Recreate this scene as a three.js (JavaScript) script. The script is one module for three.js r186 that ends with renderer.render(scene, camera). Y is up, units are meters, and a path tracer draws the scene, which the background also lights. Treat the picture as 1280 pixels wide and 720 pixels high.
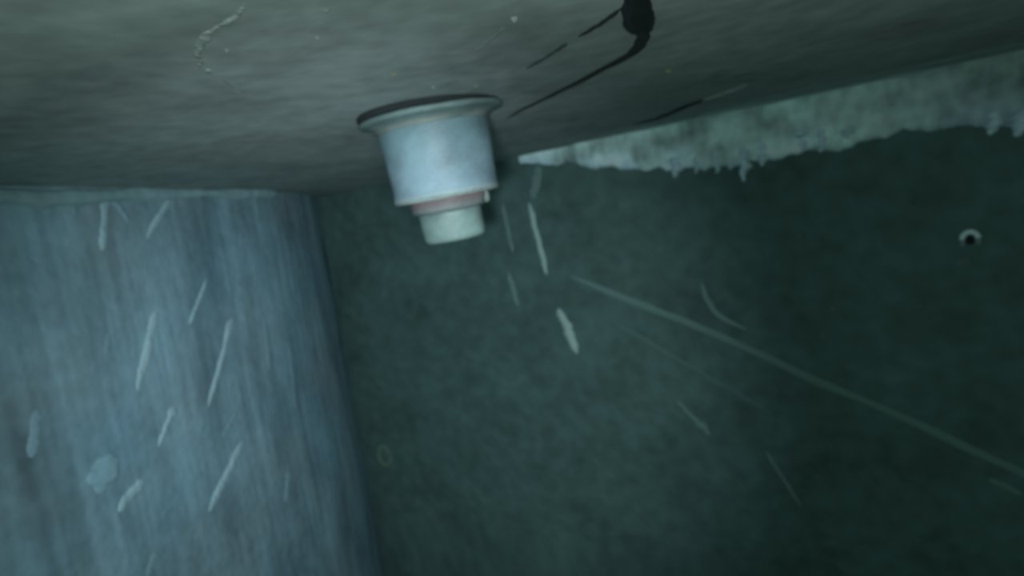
import * as THREE from 'three';
import { ImprovedNoise } from 'three/addons/math/ImprovedNoise.js';

// ---------- camera, lights, exposure ----------
const scene = new THREE.Scene();
scene.background = new THREE.Color(0x000000);
const CAM_Y = 1.10, CEIL_Y = 1.24;
const camera = new THREE.PerspectiveCamera(2 * Math.atan(360 / 800) * 180 / Math.PI, 1280 / 720, 0.02, 20);
camera.rotation.order = 'YXZ';
camera.position.set(0, CAM_Y, 0);
camera.rotation.set(-Math.atan(80 / 800), 0, -8.5 * Math.PI / 180);
camera.focus = 0.2;
camera.userData.fStop = 13;
scene.add(camera);

const renderer = new THREE.WebGLRenderer({ antialias: true });
renderer.toneMapping = THREE.LinearToneMapping;
renderer.toneMappingExposure = 1.0;
renderer.shadowMap.enabled = true;
renderer.shadowMap.type = THREE.PCFSoftShadowMap;

// the inspection torch held next to the lens: a bright hot beam and a weak wide spill
const torch = new THREE.SpotLight(0xe6f4ff, 2.75, 0, 0.60, 1.0, 2);
torch.position.set(-0.035, 1.075, 0.03);
torch.target.position.set(-0.21, 0.86, -1.0);
torch.castShadow = true; torch.shadow.radius = 1;
torch.shadow.mapSize.set(2048, 2048); torch.shadow.camera.near = 0.03;
scene.add(torch, torch.target);
const spill = new THREE.PointLight(0xe2f4f0, 0.46, 0, 2);
spill.position.set(0.05, 1.05, 0.03);
spill.castShadow = true; spill.shadow.radius = 1.5;
scene.add(spill);

// ---------- helpers ----------
const perlin = new ImprovedNoise();
const noise = (x, y, z = 0) => perlin.noise(x + 31.7, y + 17.3, z + 5.1);
const fbm = (x, y, z = 0, o = 4) => { let s = 0, a = 0.5, f = 1; for (let i = 0; i < o; i++) { s += a * noise(x * f, y * f, z + i * 9.1); a *= 0.5; f *= 2.03; } return s; };
const smooth = (a, b, x) => { const t = Math.min(1, Math.max(0, (x - a) / (b - a))); return t * t * (3 - 2 * t); };
const mulberry = (a) => () => { a |= 0; a = a + 0x6D2B79F5 | 0; let t = Math.imul(a ^ a >>> 15, 1 | a); t = t + Math.imul(t ^ t >>> 7, 61 | t) ^ t; return ((t ^ t >>> 14) >>> 0) / 4294967296; };

const used = {};
function numbered(name) {
  const n = used[name] = (used[name] ?? -1) + 1;
  return n ? `${name}_${String(n).padStart(3, '0')}` : name;
}
function mesh(name, geometry, material, parent = scene) {
  const m = new THREE.Mesh(geometry, material);
  m.name = parent === scene ? numbered(name) : name;
  m.castShadow = m.receiveShadow = true;
  parent.add(m);
  return m;
}
function struct(name, geometry, material) {
  const m = mesh(name, geometry, material);
  m.userData = { kind: 'structure' };
  return m;
}
function tag(o, label, category, group) {
  o.userData = { label, category };
  if (group) o.userData.group = group;
  return o;
}

// fine relief shared by the rough surfaces (one square metre per 2 repeats)
function noiseTexture(n, fn, srgb) {
  const d = new Uint8Array(n * n * 4);
  for (let j = 0; j < n; j++) for (let i = 0; i < n; i++) {
    const c = fn(i / n, j / n), k = (j * n + i) * 4;
    d[k] = d[k + 1] = d[k + 2] = Math.max(0, Math.min(255, c * 255)); d[k + 3] = 255;
  }
  const t = new THREE.DataTexture(d, n, n);
  t.wrapS = t.wrapT = THREE.RepeatWrapping; t.magFilter = THREE.LinearFilter; t.minFilter = THREE.LinearMipmapLinearFilter; t.generateMipmaps = true;
  if (srgb) t.colorSpace = THREE.SRGBColorSpace;
  t.needsUpdate = true;
  return t;
}
const gritBump = noiseTexture(512, (u, v) => {
  const b = (x, y) => fbm(x * 40, y * 40, 2, 4);
  const w = smooth(0.8, 1, u), h = smooth(0.8, 1, v);
  const a = b(u, v) * (1 - w) + b(u - 1, v) * w, c = b(u, v - 1) * (1 - w) + b(u - 1, v - 1) * w;
  return 0.5 + 0.8 * (a * (1 - h) + c * h);
});
const rough = (opt) => new THREE.MeshStandardMaterial({ roughness: 0.9, metalness: 0, bumpMap: gritBump, bumpScale: 0.0012, ...opt });

// ---------- wall frames: a = metres along the wall, y = height, h = metres proud of it ----------
const wallFrame = (P, Q, relief) => {
  const d = new THREE.Vector3(Q[0] - P[0], 0, Q[1] - P[1]).normalize(), n = new THREE.Vector3(-d.z, 0, d.x);
  return { d, n, relief, at: (a, y, h = 0) => { const k = h + relief(a, y); return new THREE.Vector3(P[0] + d.x * a + n.x * k, y, P[1] + d.z * a + n.z * k); } };
};
const leftRelief = (a, y) => 0.007 * fbm(a * 5, y * 1.6, 3, 3) + 0.0022 * fbm(a * 45, y * 5, 8, 2);
const rightRelief = (a, y) => 0.006 * fbm(a * 4, y * 4, 13, 3) + 0.0012 * fbm(a * 40, y * 40, 18, 2);
const ceilRelief = (x, z) => 0.0016 * fbm(x * 4, z * 4, 23, 2) + 0.0002 * fbm(x * 30, z * 30, 28, 3);
const leftWall = wallFrame([-0.612, -0.815], [-0.453, -1.368], leftRelief);
const LEFT_FLAT = 0.41, LEFT_RADIUS = 1.1;           // the left wall is flat up to here and then bends away
leftWall.at = (a, y, h = 0) => {
  const { d, n } = leftWall, k = h + leftRelief(a, y), s = Math.min(a, LEFT_FLAT), t = Math.max(0, a - LEFT_FLAT) / LEFT_RADIUS;
  const al = s + (LEFT_RADIUS + k) * Math.sin(t), up = (LEFT_RADIUS + k) * Math.cos(t) - LEFT_RADIUS;
  return new THREE.Vector3(-0.612 + d.x * al + n.x * up, y, -0.815 + d.z * al + n.z * up);
};
const rightWall = wallFrame([0.042, -1.424], [0.812, -0.98], rightRelief);
const ceilFrame = { at: (x, z, h = 0) => new THREE.Vector3(x, CEIL_Y - h - ceilRelief(x, z), z) };

// solid wall swept along a plan: cols = [[x, z, nx, nz, a]] (inner face), rows = heights
function sweptWall(cols, rows, relief, colour, thick) {
  const pos = [], col = [], uv = [], idx = [], R = rows.length + 2, c = new THREE.Color();
  cols.forEach(([x, z, nx, nz, a], i) => {
    for (let j = 0; j < R; j++) {
      const back = j >= rows.length, y = back ? (j === rows.length ? rows[rows.length - 1] : rows[0]) : rows[j];
      const k = back ? -thick : relief(a, y);
      pos.push(x + nx * k, y, z + nz * k); uv.push(a * 2, y * 2 + (back ? 1 : 0));
      colour(c, a, y); col.push(c.r, c.g, c.b);
      if (i) { const p = (i - 1) * R + j, q = (i - 1) * R + (j + 1) % R; idx.push(p, p + R, q, q, p + R, q + R); }
    }
  });
  const g = new THREE.BufferGeometry();
  g.setAttribute('position', new THREE.Float32BufferAttribute(pos, 3));
  g.setAttribute('color', new THREE.Float32BufferAttribute(col, 3));
  g.setAttribute('uv', new THREE.Float32BufferAttribute(uv, 2));
  g.setIndex(idx); g.computeVertexNormals();
  return g;
}
// plan made of straight runs and arcs -> columns with normals to the left of travel (towards the cavity)
function planColumns(runs) {
  const out = [];
  for (const r of runs) for (let i = out.length ? 1 : 0; i <= r.n; i++) {
    const t = i / r.n;
    if (r.c) { const th = r.t0 + (r.t1 - r.t0) * t; out.push([r.c[0] + r.r * Math.cos(th), r.c[1] + r.r * Math.sin(th), Math.cos(th), Math.sin(th), r.a0 + (r.a1 - r.a0) * t]); }
    else out.push([r.p[0] + (r.q[0] - r.p[0]) * t, r.p[1] + (r.q[1] - r.p[1]) * t, r.m[0], r.m[1], r.a0 + (r.a1 - r.a0) * t]);
  }
  return out;
}
const rowsOf = (list) => { const o = []; for (const [a, b, n] of list) for (let i = o.length ? 1 : 0; i <= n; i++) o.push(a + (b - a) * i / n); return o; };

// rounded ridge lying on a frame: pts [a, b], width and height may vary along it
function ridge(frame, pts, width, height, seed = 1, { n = 60, m = 8, wobble = 0.25, taper = 0.18 } = {}) {
  const curve = new THREE.CatmullRomCurve3(pts.map(([a, b]) => new THREE.Vector3(a, b, 0)), false, 'centripetal');
  const pos = [], uv = [], idx = [];
  for (let i = 0; i <= n; i++) {
    const t = i / n, p = curve.getPoint(t), g = curve.getTangent(t);
    const end = Math.min(1, Math.sqrt(Math.max(0.0004, Math.min(t, 1 - t) / taper)));
    const w = (typeof width === 'function' ? width(t) : width) * end * (1 + wobble * 2 * fbm(t * 9, seed * 3.3, 1, 3));
    const hh = (typeof height === 'function' ? height(t) : height) * end * (1 + wobble * 2 * fbm(t * 12, seed * 7.7, 4, 3));
    const off = w * wobble * fbm(t * 7, seed * 5.1, 7, 2) * 1.4;
    for (let j = 0; j <= m; j++) {
      const q = -1 + 2 * j / m, a = p.x - g.y * (q * w / 2 + off), b = p.y + g.x * (q * w / 2 + off);
      const v = frame.at(a, b, hh * Math.sqrt(Math.max(0, 1 - q * q)) - 0.0006);
      pos.push(v.x, v.y, v.z); uv.push(q * w, t);
      if (i && j) { const k = i * (m + 1) + j; idx.push(k, k - 1, k - m - 1, k - 1, k - m - 2, k - m - 1); }
    }
  }
  const geo = new THREE.BufferGeometry();
  geo.setAttribute('position', new THREE.Float32BufferAttribute(pos, 3));
  geo.setAttribute('uv', new THREE.Float32BufferAttribute(uv, 2));
  geo.setIndex(idx); geo.computeVertexNormals();
  return geo;
}
// irregular lump half sunk in a frame
function lump(frame, a, b, ra, rb, h, seed, turn = 0, detail = 12) {
  const g = new THREE.SphereGeometry(1, detail * 2, detail), p = g.attributes.position, ct = Math.cos(turn), st = Math.sin(turn);
  for (let i = 0; i < p.count; i++) {
    const x = p.getX(i), y = p.getY(i), z = p.getZ(i), k = 1 + 0.5 * fbm(x * 1.6 + seed * 4.1, y * 1.6, z * 1.6 + seed, 3);
    const u = x * ra * k, w = y * rb * k;
    const v = frame.at(a + u * ct - w * st, b + u * st + w * ct, z * h * k);
    p.setXYZ(i, v.x, v.y, v.z);
  }
  g.computeVertexNormals();
  return g;
}

// ---------- materials ----------
const M = {
  ceiling: rough({ vertexColors: true, bumpScale: 0.0003 }),
  left: rough({ vertexColors: true, roughness: 0.8 }),
  right: rough({ vertexColors: true, roughness: 0.85 }),
  recess: rough({ color: new THREE.Color(0.16, 0.36, 0.30) }),
  floor: rough({ color: new THREE.Color(0.05, 0.13, 0.105) }),
  crack: rough({ color: new THREE.Color(0.02, 0.028, 0.03) }),
  tar: new THREE.MeshStandardMaterial({ color: new THREE.Color(0.012, 0.016, 0.018), roughness: 0.6 }),
  flake: rough({ color: new THREE.Color(0.36, 0.42, 0.38) }),
  speck: rough({ color: new THREE.Color(0.5, 0.58, 0.55), roughness: 0.6 }),
  ochre: rough({ color: new THREE.Color(0.45, 0.48, 0.25), roughness: 0.5 }),
  leftDrip: rough({ color: new THREE.Color(0.36, 0.55, 0.60), roughness: 0.7 }),
  leftCrust: rough({ color: new THREE.Color(0.27, 0.47, 0.54), roughness: 0.85 }),
  leftFaint: rough({ color: new THREE.Color(0.25, 0.41, 0.47), roughness: 0.8 }),
  mortar: rough({ color: new THREE.Color(0.20, 0.36, 0.36) }),
  mortarLeft: rough({ color: new THREE.Color(0.26, 0.42, 0.44) }),
  deposit: rough({ color: new THREE.Color(0.60, 0.80, 0.88) }),
  rightDrip: rough({ color: new THREE.Color(0.32, 0.47, 0.42), roughness: 0.6 }),
  rightFaint: rough({ color: new THREE.Color(0.14, 0.245, 0.22) }),
  seam: rough({ color: new THREE.Color(0.125, 0.225, 0.20) }),
  white: rough({ color: new THREE.Color(0.75, 0.8, 0.78) }),
  knob: new THREE.MeshStandardMaterial({ color: new THREE.Color(0.6, 0.85, 0.85), roughness: 0.45 }),
};

// ---------- setting ----------
{ // ceiling slab with an uneven underside
  const X0 = -1.15, X1 = 1.75, Z0 = -2.1, Z1 = 0.6, T = 0.16;
  const g = new THREE.BoxGeometry(X1 - X0, T, Z1 - Z0, 420, 1, 400);
  g.translate((X0 + X1) / 2, CEIL_Y + T / 2, (Z0 + Z1) / 2);
  const p = g.attributes.position, col = new Float32Array(p.count * 3), uv = g.attributes.uv;
  for (let i = 0; i < p.count; i++) {
    const x = p.getX(i), z = p.getZ(i);
    if (p.getY(i) < CEIL_Y + 0.001) p.setY(i, CEIL_Y - ceilRelief(x, z));
    const m = 1 + 0.55 * fbm(x * 7, z * 7, 41, 4) + 0.5 * fbm(x * 45, z * 45, 43, 3);
    col[i * 3] = 0.335 * m; col[i * 3 + 1] = 0.395 * m; col[i * 3 + 2] = 0.375 * m;
    uv.setXY(i, x * 2, z * 2);
  }
  g.setAttribute('color', new THREE.BufferAttribute(col, 3));
  g.computeVertexNormals();
  const ceiling = struct('ceiling', g, M.ceiling);
  const part = (name, geometry, m, label) => { const o = mesh(name, geometry, m, ceiling); if (label) o.userData.label = label; return o; };
  part('crack', ridge(ceilFrame, [[0.132, -0.535], [0.144, -0.57], [0.145, -0.604], [0.127, -0.652], [0.101, -0.711], [0.079, -0.758], [0.048, -0.826], [0.025, -0.892]], (t) => 0.017 - 0.010 * t, 0.003, 2, { n: 120, wobble: 0.35 }), M.crack, 'long black crack running to the drain spout');
  part('crack', ridge(ceilFrame, [[0.108, -0.471], [0.095, -0.507], [0.082, -0.533]], 0.006, 0.002, 3), M.crack, 'short black side crack by the dark lump');
  part('crack', ridge(ceilFrame, [[0.077, -0.542], [0.064, -0.573], [0.041, -0.62]], 0.008, 0.0012, 4), rough({ color: new THREE.Color(0.09, 0.11, 0.11) }), 'faint grey end of the side crack');
  part('crack', ridge(ceilFrame, [[0.252, -1.15], [0.29, -1.1], [0.31, -1.02], [0.326, -0.975]], 0.02, 0.003, 5), M.crack, 'dark crack beside the pale band on the right');
  part('flake_edge', ridge(ceilFrame, [[0.324, -0.985], [0.341, -0.95], [0.362, -0.895]], 0.012, 0.003, 6), M.flake, 'pale lifted edge beyond the right-hand crack');
  part('flake_edge', ridge(ceilFrame, [[-0.118, -0.36], [-0.136, -0.384], [-0.152, -0.396], [-0.171, -0.419], [-0.184, -0.441], [-0.194, -0.474], [-0.193, -0.498]], 0.0055, 0.0018, 7, { wobble: 0.8, n: 90 }), M.flake, 'pale hooked edge of peeling coat');
  part('flake_edge', ridge(ceilFrame, [[-0.193, -0.5], [-0.196, -0.527], [-0.204, -0.559]], 0.006, 0.0012, 8), rough({ color: new THREE.Color(0.29, 0.36, 0.33) }), 'faint tail of the hooked edge');
  const smear = (a0, a1, off, w, seed, tone) => part('mortar_smear', ridge(ceilFrame, [0, 0.33, 0.66, 1].map((t) => { const a = a0 + (a1 - a0) * t, p = rightWall.at(a, CEIL_Y, off); return [p.x, p.z]; }), w, 0.0016, seed, { n: 140, wobble: 0.7 }), rough({ color: new THREE.Color(0.36 * tone, 0.48 * tone, 0.46 * tone) }));
  smear(0.2, 0.95, 0.03, 0.07, 501, 1.3); smear(0.5, 1.05, 0.1, 0.05, 502, 0.95); smear(0.42, 0.66, 0.085, 0.03, 503, 0.95);
  part('scratch', ridge(ceilFrame, [[0.027, -0.466], [0.013, -0.501], [-0.004, -0.537]], 0.005, 0.001, 9), rough({ color: new THREE.Color(0.31, 0.36, 0.34) }), 'pale scratch below the white speck');
  [[0.029, -0.46, 2.6, 0], [0.205, -0.72, 3.2, 1], [-0.072, -0.561, 1.8, 1], [-0.162, -0.435, 1.8, 0], [-0.103, -0.438, 1.5, 0], [-0.084, -0.393, 1.6, 0], [-0.204, -0.384, 1.6, 0], [-0.046, -0.63, 1.5, 0], [-0.006, -0.652, 1.6, 1], [0.012, -0.74, 1.6, 0]]
    .forEach(([x, z, r, k], i) => part('mineral_speck', lump(ceilFrame, x, z, r / 1000, r / 800, r / 900, i + 3, i, 6), i === 0 ? M.white : k ? M.ochre : M.speck));
}
const tar = tag(mesh('tar_lump', lump(ceilFrame, 0.1235, -0.495, 0.0115, 0.052, 0.010, 8, 0.28, 16), M.tar), 'black tar-like lump hanging from ceiling at top end of the long crack', 'lump');

{ // left wall: long face, rounded end, then back into the recess
  const d = leftWall.d, n = leftWall.n, P = [-0.612, -0.815], at = (a) => [P[0] + d.x * a, P[1] + d.z * a], r = LEFT_RADIUS, aE = LEFT_FLAT;
  const e = at(aE), c = [e[0] - n.x * r, e[1] - n.z * r], th = Math.atan2(n.z, n.x);
  const tEnd = th - 0.62;
  const q = [c[0] + r * Math.cos(tEnd), c[1] + r * Math.sin(tEnd)], m2 = [Math.cos(tEnd), Math.sin(tEnd)], dir2 = [m2[1], -m2[0]];
  const cols = planColumns([
    { p: at(-1.35), q: at(-0.15), m: [n.x, n.z], a0: -1.35, a1: -0.15, n: 60 },
    { p: at(-0.15), q: e, m: [n.x, n.z], a0: -0.15, a1: aE, n: 200 },
    { c, r, t0: th, t1: tEnd, a0: aE, a1: aE + r * (th - tEnd), n: 180 },
    { p: q, q: [q[0] + dir2[0] * 0.05, q[1] + dir2[1] * 0.05], m: m2, a0: aE + r * (th - tEnd), a1: aE + r * (th - tEnd) + 0.05, n: 3 },
  ]);
  const colour = (c, a, y) => {
    const st = 1 + 0.6 * fbm(a * 14, y * 2.2, 51, 3) + 0.3 * fbm(a * 50, y * 5, 52, 2) + 0.6 * fbm(a * 6, y * 6, 53, 3) + 0.25 * fbm(a * 50, y * 50, 54, 2);
    const w = fbm(a * 5, y * 5, 57, 2);
    c.setRGB((0.20 + 0.06 * w) * st, 0.335 * st, (0.39 - 0.04 * w) * st);
  };
  const wall = struct('wall_left', sweptWall(cols, rowsOf([[-0.05, 0.35, 12], [0.35, 1.26, 230]]), leftRelief, colour, 0.08), M.left);
  const part = (name, geometry, m, label) => { const o = mesh(name, geometry, m, wall); if (label) o.userData.label = label; return o; };
  part('cornice_bead', ridge(leftWall, [[-0.4, 1.232], [0, 1.229], [0.3, 1.231], [0.62, 1.234]], (t) => 0.03 - 0.01 * t, 0.008, 61, { n: 200, wobble: 0.45, taper: 0.05 }), M.mortarLeft, 'pale bead along top of left wall');
  const faint = [
    [[[-0.017, 0.959], [-0.025, 0.93], [-0.037, 0.898]], 0.016], [[[0.636, 0.858], [0.638, 0.83], [0.64, 0.797]], 0.016], [[[0.331, 0.838], [0.305, 0.823], [0.28, 0.807]], 0.01],
    [[[0.404, 1.235], [0.404, 1.212], [0.402, 1.188]], 0.02], [[[0.103, 1.233], [0.097, 1.218], [0.092, 1.2]], 0.01], [[[0.107, 0.696], [0.096, 0.683], [0.085, 0.668]], 0.012],
    [[[0.438, 0.685], [0.425, 0.655], [0.411, 0.625]], 0.014], [[[0.108, 1.03], [0.102, 1.015], [0.096, 1.0]], 0.013], [[[0.45, 1.0], [0.445, 0.95], [0.435, 0.88]], 0.014], [[[0.52, 0.93], [0.51, 0.86], [0.5, 0.78]], 0.013],
    [[[0.047, 1.169], [0.035, 1.154], [0.023, 1.139]], 0.02],
  ];
  faint.forEach(([pts, w], i) => part('faint_run', ridge(leftWall, pts, w, 0.0012, 70 + i), M.leftFaint));
}
{ // right wall: recess side, rounded arris, long face, return towards the camera
  const d = rightWall.d, n = rightWall.n, P = [0.042, -1.424], at = (a) => [P[0] + d.x * a, P[1] + d.z * a];
  const e = at(1.32), corner = [e[0] + 0.02, e[1] + 0.06];
  const cols = planColumns([
    { p: at(-1.0), q: at(-0.6), m: [n.x, n.z], a0: -1.0, a1: -0.6, n: 20 },
    { p: at(-0.6), q: at(1.0), m: [n.x, n.z], a0: -0.6, a1: 1.0, n: 300 },
    { p: at(1.0), q: e, m: [n.x, n.z], a0: 1.0, a1: 1.32, n: 30 },
    { p: corner, q: [corner[0], 0.5], m: [-1, 0], a0: 1.4, a1: 1.4 + 0.5 - corner[1], n: 30 },
  ]);
  const colour = (c, a, y) => {
    const st = 1 + 0.5 * fbm(a * 7, y * 7, 151, 4) + 0.5 * fbm(a * 30, y * 30, 152, 4);
    c.setRGB(0.066 * st, 0.132 * st, 0.120 * st);
  };
  const wall = struct('wall_right', sweptWall(cols, rowsOf([[-0.05, 0.35, 12], [0.35, 1.26, 200]]), rightRelief, colour, 0.08), M.right);
  const part = (name, geometry, m, label) => { const o = mesh(name, geometry, m, wall); if (label) o.userData.label = label; return o; };
  part('raised_seam', ridge(rightWall, [[0.098, 0.971], [0.214, 0.914], [0.339, 0.853], [0.454, 0.791], [0.547, 0.739], [0.658, 0.686], [0.76, 0.628], [0.854, 0.575], [0.95, 0.52], [1.2, 0.36]], 0.016, 0.003, 201, { n: 160, taper: 0.06 }), M.seam, 'long pale seam running diagonally down the wall');
  part('raised_seam', ridge(rightWall, [[0.172, 0.872], [0.283, 0.796], [0.387, 0.728], [0.478, 0.669]], 0.012, 0.002, 202, { n: 80 }), rough({ color: new THREE.Color(0.085, 0.165, 0.148) }), 'faint lower seam alongside the long one');
  part('scratch', ridge(rightWall, [[0.374, 0.934], [0.382, 0.897], [0.402, 0.864], [0.451, 0.833]], 0.011, 0.002, 203), M.rightFaint, 'curved scratch above the long seam');
  part('scratch', ridge(rightWall, [[0.806, 0.563], [0.83, 0.55], [0.85, 0.539]], 0.01, 0.002, 204), M.rightFaint, 'short scratch under lower end of the long seam');
  [[0.6, 0.865], [0.578, 0.817], [0.558, 1.0], [0.731, 0.861]].forEach(([a, y], i) => part('mineral_speck', lump(rightWall, a, y, 0.007, 0.005, 0.004, 210 + i, 0, 6), M.rightFaint));
  const ring = [];
  for (let i = 0; i <= 24; i++) { const t = i / 24 * Math.PI * 2; ring.push([-0.522 + 0.02 * Math.cos(t), 0.531 + 0.026 * Math.sin(t)]); }
  part('ring_mark', ridge(rightWall, ring, 0.012, 0.002, 230, { taper: 0.01 }), rough({ color: new THREE.Color(0.12, 0.21, 0.14) }), 'faint ring low on the dark wall beside the bright left wall');
  // pale mortar band along the head of the wall, thick in the middle, with a ragged lower edge
  const bot = [[0.02, 1.225], [0.093, 1.211], [0.232, 1.176], [0.359, 1.152], [0.476, 1.142], [0.572, 1.149], [0.695, 1.15], [0.804, 1.144], [0.884, 1.131], [1.1, 1.12]];
  const botAt = (a) => { for (let i = 1; i < bot.length; i++) if (a <= bot[i][0]) { const t = (a - bot[i - 1][0]) / (bot[i][0] - bot[i - 1][0]); return bot[i - 1][1] + (bot[i][1] - bot[i - 1][1]) * t; } return bot[bot.length - 1][1]; };
  const pos = [], uv = [], idx = [], nA = 310, nB = 22, colr = [];
  for (let i = 0; i <= nA; i++) for (let j = 0; j <= nB; j++) {
    const a = 0.02 + 1.29 * i / nA, q = j / nB;
    const low = botAt(a) + 0.022 * fbm(a * 22, 3, 301, 4) * Math.min(1, (1.245 - botAt(a)) / 0.06), y = 1.245 + (low - 1.245) * q;
    const hgt = 0.026 * Math.sqrt(Math.max(0, 1 - Math.pow(q, 3))) * Math.min(1, (1.245 - low) / 0.05) * (0.8 + 0.9 * fbm(a * 9, y * 12, 303, 4)) + 0.004 * fbm(a * 60, y * 60, 305, 3) * (1 - q);
    const v = rightWall.at(a, y, Math.max(0, hgt) - 0.0008);
    pos.push(v.x, v.y, v.z); uv.push(a * 2, y * 2);
    const m = (1 + 1.1 * fbm(a * 12, y * 20, 307, 4) + 0.6 * fbm(a * 60, y * 30, 311, 2)) * (1 - 0.45 * smooth(0.55, 0.85, a)); const t = smooth(0.35, 0.9, q) * smooth(-0.1, 0.25, fbm(a * 10, 2, 309, 2) + 0.1);
    colr.push(Math.min(0.9, (0.52 + 0.10 * t) * m), Math.min(0.95, (0.74 + 0.14 * t) * m), Math.min(0.95, (0.70 + 0.25 * t) * m));
    if (i && j) { const kk = i * (nB + 1) + j; idx.push(kk, kk - nB - 1, kk - 1, kk - 1, kk - nB - 1, kk - nB - 2); }
  }
  const g = new THREE.BufferGeometry();
  g.setAttribute('position', new THREE.Float32BufferAttribute(pos, 3)); g.setAttribute('uv', new THREE.Float32BufferAttribute(uv, 2)); g.setAttribute('color', new THREE.Float32BufferAttribute(colr, 3));
  g.setIndex(idx); g.computeVertexNormals();
  const band = part('mortar_band', g, M.left, 'ragged pale band along top of the right wall');
  [[0.352, 1.185, 1.14, 0.03], [0.392, 1.18, 1.142, 0.018], [0.43, 1.18, 1.135, 0.02], [0.476, 1.19, 1.112, 0.026], [0.455, 1.185, 1.138, 0.03], [0.51, 1.185, 1.135, 0.03], [0.575, 1.19, 1.146, 0.03], [0.607, 1.19, 1.142, 0.024], [0.645, 1.18, 1.15, 0.034], [0.845, 1.165, 1.125, 0.03], [0.878, 1.16, 1.116, 0.034]]
    .forEach(([a, y0, y1, w], i) => mesh('hanging_crust', ridge(rightWall, [[a, y0], [a + 0.003, (y0 + y1) / 2], [a - 0.004, y1]], (t) => w * (1 - 0.45 * t), (t) => 0.028 - 0.02 * t, 520 + i, { n: 24, wobble: 0.4, taper: 0.3 }), M.deposit, band));
}
{
  const front = new THREE.BoxGeometry(2.9, 1.32, 0.1); front.translate(0.25, 0.62, 0.53);
  struct('wall_front', front, M.recess);
  const fl = new THREE.BoxGeometry(2.9, 0.12, 2.7, 1, 1, 1); fl.translate(0.3, -0.06, -0.75);
  struct('floor', fl, M.floor);
}

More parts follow.
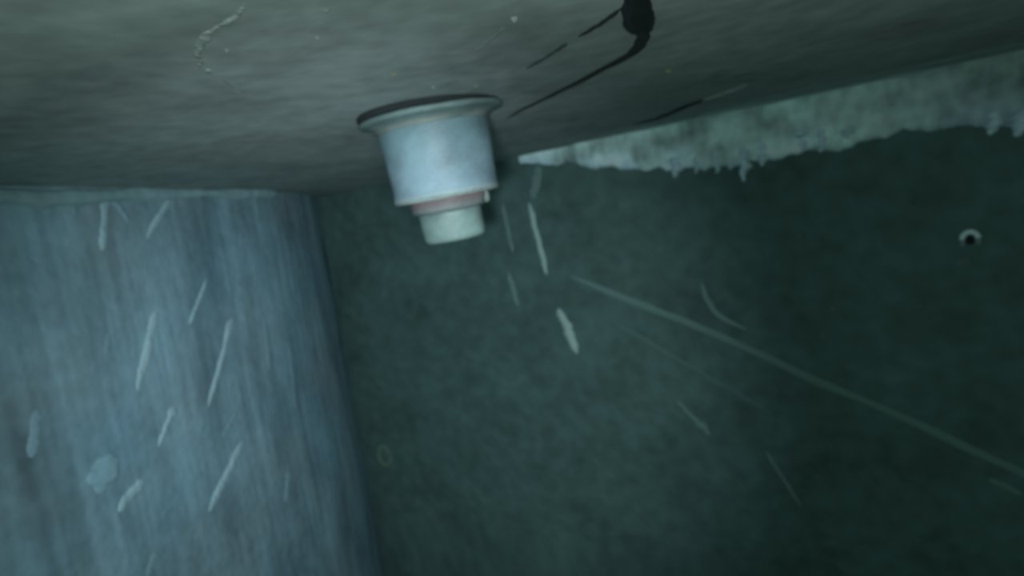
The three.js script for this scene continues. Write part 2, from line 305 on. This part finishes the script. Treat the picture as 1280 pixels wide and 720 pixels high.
// ---------- drain spout ----------
{
  const spout = new THREE.Group(); spout.name = numbered('drain_spout');
  spout.position.set(-0.063, CEIL_Y + 0.0015, -0.755); spout.rotation.set(3.5 * Math.PI / 180, 0, 2.2 * Math.PI / 180);
  scene.add(spout);
  tag(spout, 'pale blue-grey stepped drain spout with round flange hanging from the ceiling', 'drain spout');
  // lathed part with slight dents and a stained skin; rings = [radius, y]
  const lathe = (prof, seed, tint) => {
    const pts = []; // densify the profile so that dents and stains show
    for (let i = 1; i < prof.length; i++) { const [r0, y0] = prof[i - 1], [r1, y1] = prof[i], m = Math.max(1, Math.ceil(Math.hypot(r1 - r0, y1 - y0) / 0.004)); for (let k = i === 1 ? 0 : 1; k <= m; k++) pts.push(new THREE.Vector2(r0 + (r1 - r0) * k / m, y0 + (y1 - y0) * k / m)); }
    const g = new THREE.LatheGeometry(pts, 96), p = g.attributes.position, col = new Float32Array(p.count * 3), c = new THREE.Color();
    for (let i = 0; i < p.count; i++) {
      const x = p.getX(i), y = p.getY(i), z = p.getZ(i), r = Math.hypot(x, z) || 1, k = 0.0016 * fbm(x * 28, y * 40, z * 28 + seed, 3);
      p.setXYZ(i, x + x / r * k, y + 0.0015 * fbm(x * 30, 7 + seed, z * 30, 2), z + z / r * k);
      tint(c, x, y, z); col.set([c.r, c.g, c.b], i * 3);
    }
    g.setAttribute('color', new THREE.BufferAttribute(col, 3)); g.computeVertexNormals();
    return g;
  };
  const metal = new THREE.MeshStandardMaterial({ vertexColors: true, roughness: 0.55, metalness: 0, bumpMap: gritBump, bumpScale: 0.0008 });
  const stain = (c, x, y, z, s) => fbm(x * 22, y * 30, z * 22 + s, 4);
  const part = (name, geometry, m, label, parent = spout) => { const o = mesh(name, geometry, m, parent); if (label) o.userData.label = label; return o; };
  part('gasket', new THREE.LatheGeometry([[0.05, 0.010], [0.083, 0.010], [0.0842, 0.004], [0.0842, 0.000], [0.083, -0.004], [0.05, -0.004]].map(([r, y]) => new THREE.Vector2(r, y)), 96), M.crack, 'dark gap-sealing ring above the flange');
  part('flange', lathe([[0.045, -0.003], [0.0825, -0.003], [0.084, -0.006], [0.083, -0.009], [0.074, -0.0115], [0.067, -0.015], [0.0635, -0.019], [0.055, -0.019]], 3, (c, x, y, z) => {
    const w = stain(c, x, y, z, 3), t = smooth(-0.012, -0.017, y) * smooth(-0.1, 0.25, w + 0.15);
    c.setRGB(0.14 + 0.08 * t, 0.205 + 0.05 * t, 0.195 + 0.03 * t).multiplyScalar(1 + 0.8 * w);
  }), metal, 'round flange with dull grey-green skin');
  const body = part('body', lathe([[0.05, -0.015], [0.0635, -0.017], [0.0638, -0.024], [0.0628, -0.05], [0.0612, -0.08], [0.0612, -0.0925], [0.0622, -0.095], [0.0615, -0.098], [0.058, -0.099], [0.04, -0.099]], 9, (c, x, y, z) => {
    const w = stain(c, x, y, z, 9), lip = smooth(-0.091, -0.095, y), low = smooth(-0.02, -0.075, y);
    c.setRGB(0.145 + 0.06 * low, 0.235 + 0.07 * low, 0.255 + 0.09 * low).multiplyScalar(1 + 0.6 * w).lerp(new THREE.Color(0.30, 0.38, 0.36), lip * 0.6);
  }), metal, 'wide pale blue cylinder');
  part('rim', lathe([[0.054, -0.0970], [0.0614, -0.0970], [0.0620, -0.0985], [0.0608, -0.1002], [0.052, -0.1006]], 15, (c) => c.setRGB(0.30, 0.36, 0.32)), metal, 'thin pale lip round bottom edge of body', body);
  part('collar', lathe([[0.03, -0.097], [0.0455, -0.0985], [0.0457, -0.105], [0.0442, -0.108], [0.0447, -0.1115], [0.042, -0.115], [0.036, -0.117], [0.03, -0.117]], 21, (c, x, y, z) => {
    const w = stain(c, x, y, z, 21), t = smooth(-0.114, -0.104, y);
    c.setRGB(0.15 + 0.01 * t, 0.19 - 0.06 * t, 0.18 - 0.05 * t).multiplyScalar(1 + 0.8 * w);
  }), metal, 'reddish brown stained collar');
  part('spout_tip', lathe([[0.028, -0.113], [0.0372, -0.115], [0.0368, -0.132], [0.0362, -0.145], [0.0345, -0.1495], [0.031, -0.151], [0.0285, -0.149], [0.028, -0.115]], 27, (c, x, y, z) => {
    const w = stain(c, x, y, z, 27);
    c.setRGB(0.15, 0.225, 0.205).multiplyScalar(1 + 1.3 * w);
  }), metal, 'narrow outlet end with rounded lip');
  const nub = new THREE.CapsuleGeometry(0.0045, 0.006, 4, 10); nub.rotateX(0.3); nub.translate(0.0445, -0.107, 0.006);
  const nubSkin = metal.clone(); nubSkin.vertexColors = false; nubSkin.color.setRGB(0.22, 0.27, 0.25);
  part('latch_nub', nub, nubSkin, 'small nub on right side of collar');
}

// ---------- drips, crusts and fittings on the walls ----------
const drip = (frame, pts, w, h, m, seed, label, group, shape) => tag(mesh('drip_run', ridge(frame, pts, shape || w, h, seed, { n: 48 }), m), label, 'drip run', group);
drip(leftWall, [[0.152, 1.232], [0.14, 1.198], [0.123, 1.147]], 0.015, 0.0028, M.leftDrip, 401, 'broad bright drip run hanging from top of the left wall near its left side');
drip(leftWall, [[0.155, 1.226], [0.168, 1.212], [0.182, 1.186]], 0.011, 0.003, M.leftFaint, 402, 'thin branch run leaning right from top of the broad bright left drip run');
drip(leftWall, [[0.282, 1.234], [0.248, 1.202], [0.206, 1.16]], 0.012, 0.0022, M.leftDrip, 403, 'thin slanting drip run right of the broad one under the left wall top');
drip(leftWall, [[0.318, 1.083], [0.286, 1.046], [0.255, 1.013]], 0.009, 0.0022, M.leftDrip, 404, 'short hair-thin slanting drip run alone in middle of the upper left wall');
drip(leftWall, [[0.199, 1.05], [0.17, 1.0], [0.132, 0.935]], 0.016, 0.0028, M.leftDrip, 405, 'long pale drip run mid left wall, left of the one with a lump on top');
drip(leftWall, [[0.362, 1.005], [0.315, 0.938], [0.262, 0.868]], 0.016, 0.0028, M.leftDrip, 406, 'long pale drip run with a lump at its top, nearest the wall end', undefined, (t) => 0.024 - 0.012 * smooth(0.05, 0.3, t));
drip(leftWall, [[0.194, 0.892], [0.173, 0.871], [0.149, 0.842]], 0.013, 0.0028, M.leftDrip, 407, 'short drip run with bright round head above the large pale crust lump', undefined, (t) => 0.022 - 0.013 * smooth(0.1, 0.35, t));
drip(leftWall, [[0.115, 0.805], [0.088, 0.795], [0.062, 0.781]], 0.016, 0.0028, M.leftDrip, 408, 'short curved drip run just below right of the large pale crust lump');
drip(leftWall, [[0.33, 0.784], [0.277, 0.745], [0.218, 0.703]], 0.017, 0.0028, M.leftDrip, 409, 'wide pale drip run lowest on the left wall towards the wall end');
tag(mesh('crust_lump', lump(leftWall, 0.055, 0.843, 0.027, 0.022, 0.005, 3, 0.5, 20), M.leftCrust), 'large round pale crust lump low on the left wall', 'crust lump');
drip(rightWall, [[-0.041, 1.148], [-0.038, 1.091], [-0.033, 1.033]], 0.01, 0.004, M.rightFaint, 421, 'thin pale drip run just right of the spout outlet');
drip(rightWall, [[-0.052, 0.992], [-0.047, 0.955], [-0.04, 0.912]], 0.014, 0.004, M.rightFaint, 422, 'short pale drip run below and right of the spout outlet, beneath the thin one');
drip(rightWall, [[0.025, 1.14], [0.033, 1.065], [0.044, 0.976]], 0.014, 0.005, M.rightDrip, 423, 'long bright drip run on dark wall to the right of the spout');
drip(rightWall, [[0.06, 0.902], [0.075, 0.856], [0.09, 0.797]], 0.021, 0.007, M.rightDrip, 424, 'bright leaf-shaped drip, lowest and brightest right of the spout');
drip(rightWall, [[0.062, 1.215], [0.05, 1.18], [0.034, 1.146]], 0.022, 0.0018, M.rightFaint, 425, 'faint wide run from ceiling down to the long bright drip run');
drip(rightWall, [[0.296, 0.695], [0.322, 0.662], [0.357, 0.621]], 0.013, 0.004, M.rightFaint, 426, 'short slanting run under the faint lower seam on right wall', undefined, (t) => 0.009 + 0.008 * smooth(0.5, 0.8, t));
drip(rightWall, [[0.458, 0.594], [0.48, 0.549], [0.512, 0.485]], 0.009, 0.003, M.rightFaint, 427, 'thin steep run lowest on the dark right wall');
{
  const g = new THREE.Group(); g.name = numbered('wall_eyelet');
  const p = rightWall.at(0.806, 0.968, 0); g.position.copy(p); g.rotation.y = Math.atan2(rightWall.n.x, rightWall.n.z); scene.add(g);
  tag(g, 'small pale arched eyelet fixed on the dark wall at far right', 'eyelet');
  const arch = new THREE.TorusGeometry(0.0105, 0.0045, 12, 24, Math.PI); arch.translate(0, 0, 0.004);
  mesh('arch', arch, M.knob, g);
  for (const s of [-1, 1]) { const leg = new THREE.CapsuleGeometry(0.0042, 0.008, 4, 10); leg.translate(s * 0.0105, -0.004, 0.003); mesh('leg', leg, rough({ color: new THREE.Color(0.28, 0.42, 0.42) }), g); }
  const plate = new THREE.CylinderGeometry(0.008, 0.009, 0.003, 20); plate.rotateX(Math.PI / 2); plate.translate(0, -0.002, 0.001);
  mesh('back_plate', plate, M.crack, g);
}
tag(mesh('crust_lump', lump(rightWall, 0.795, 0.931, 0.012, 0.006, 0.004, 33), M.rightFaint), 'faint pinkish crust spot just below the pale eyelet on right wall', 'crust lump');

renderer.render(scene, camera);
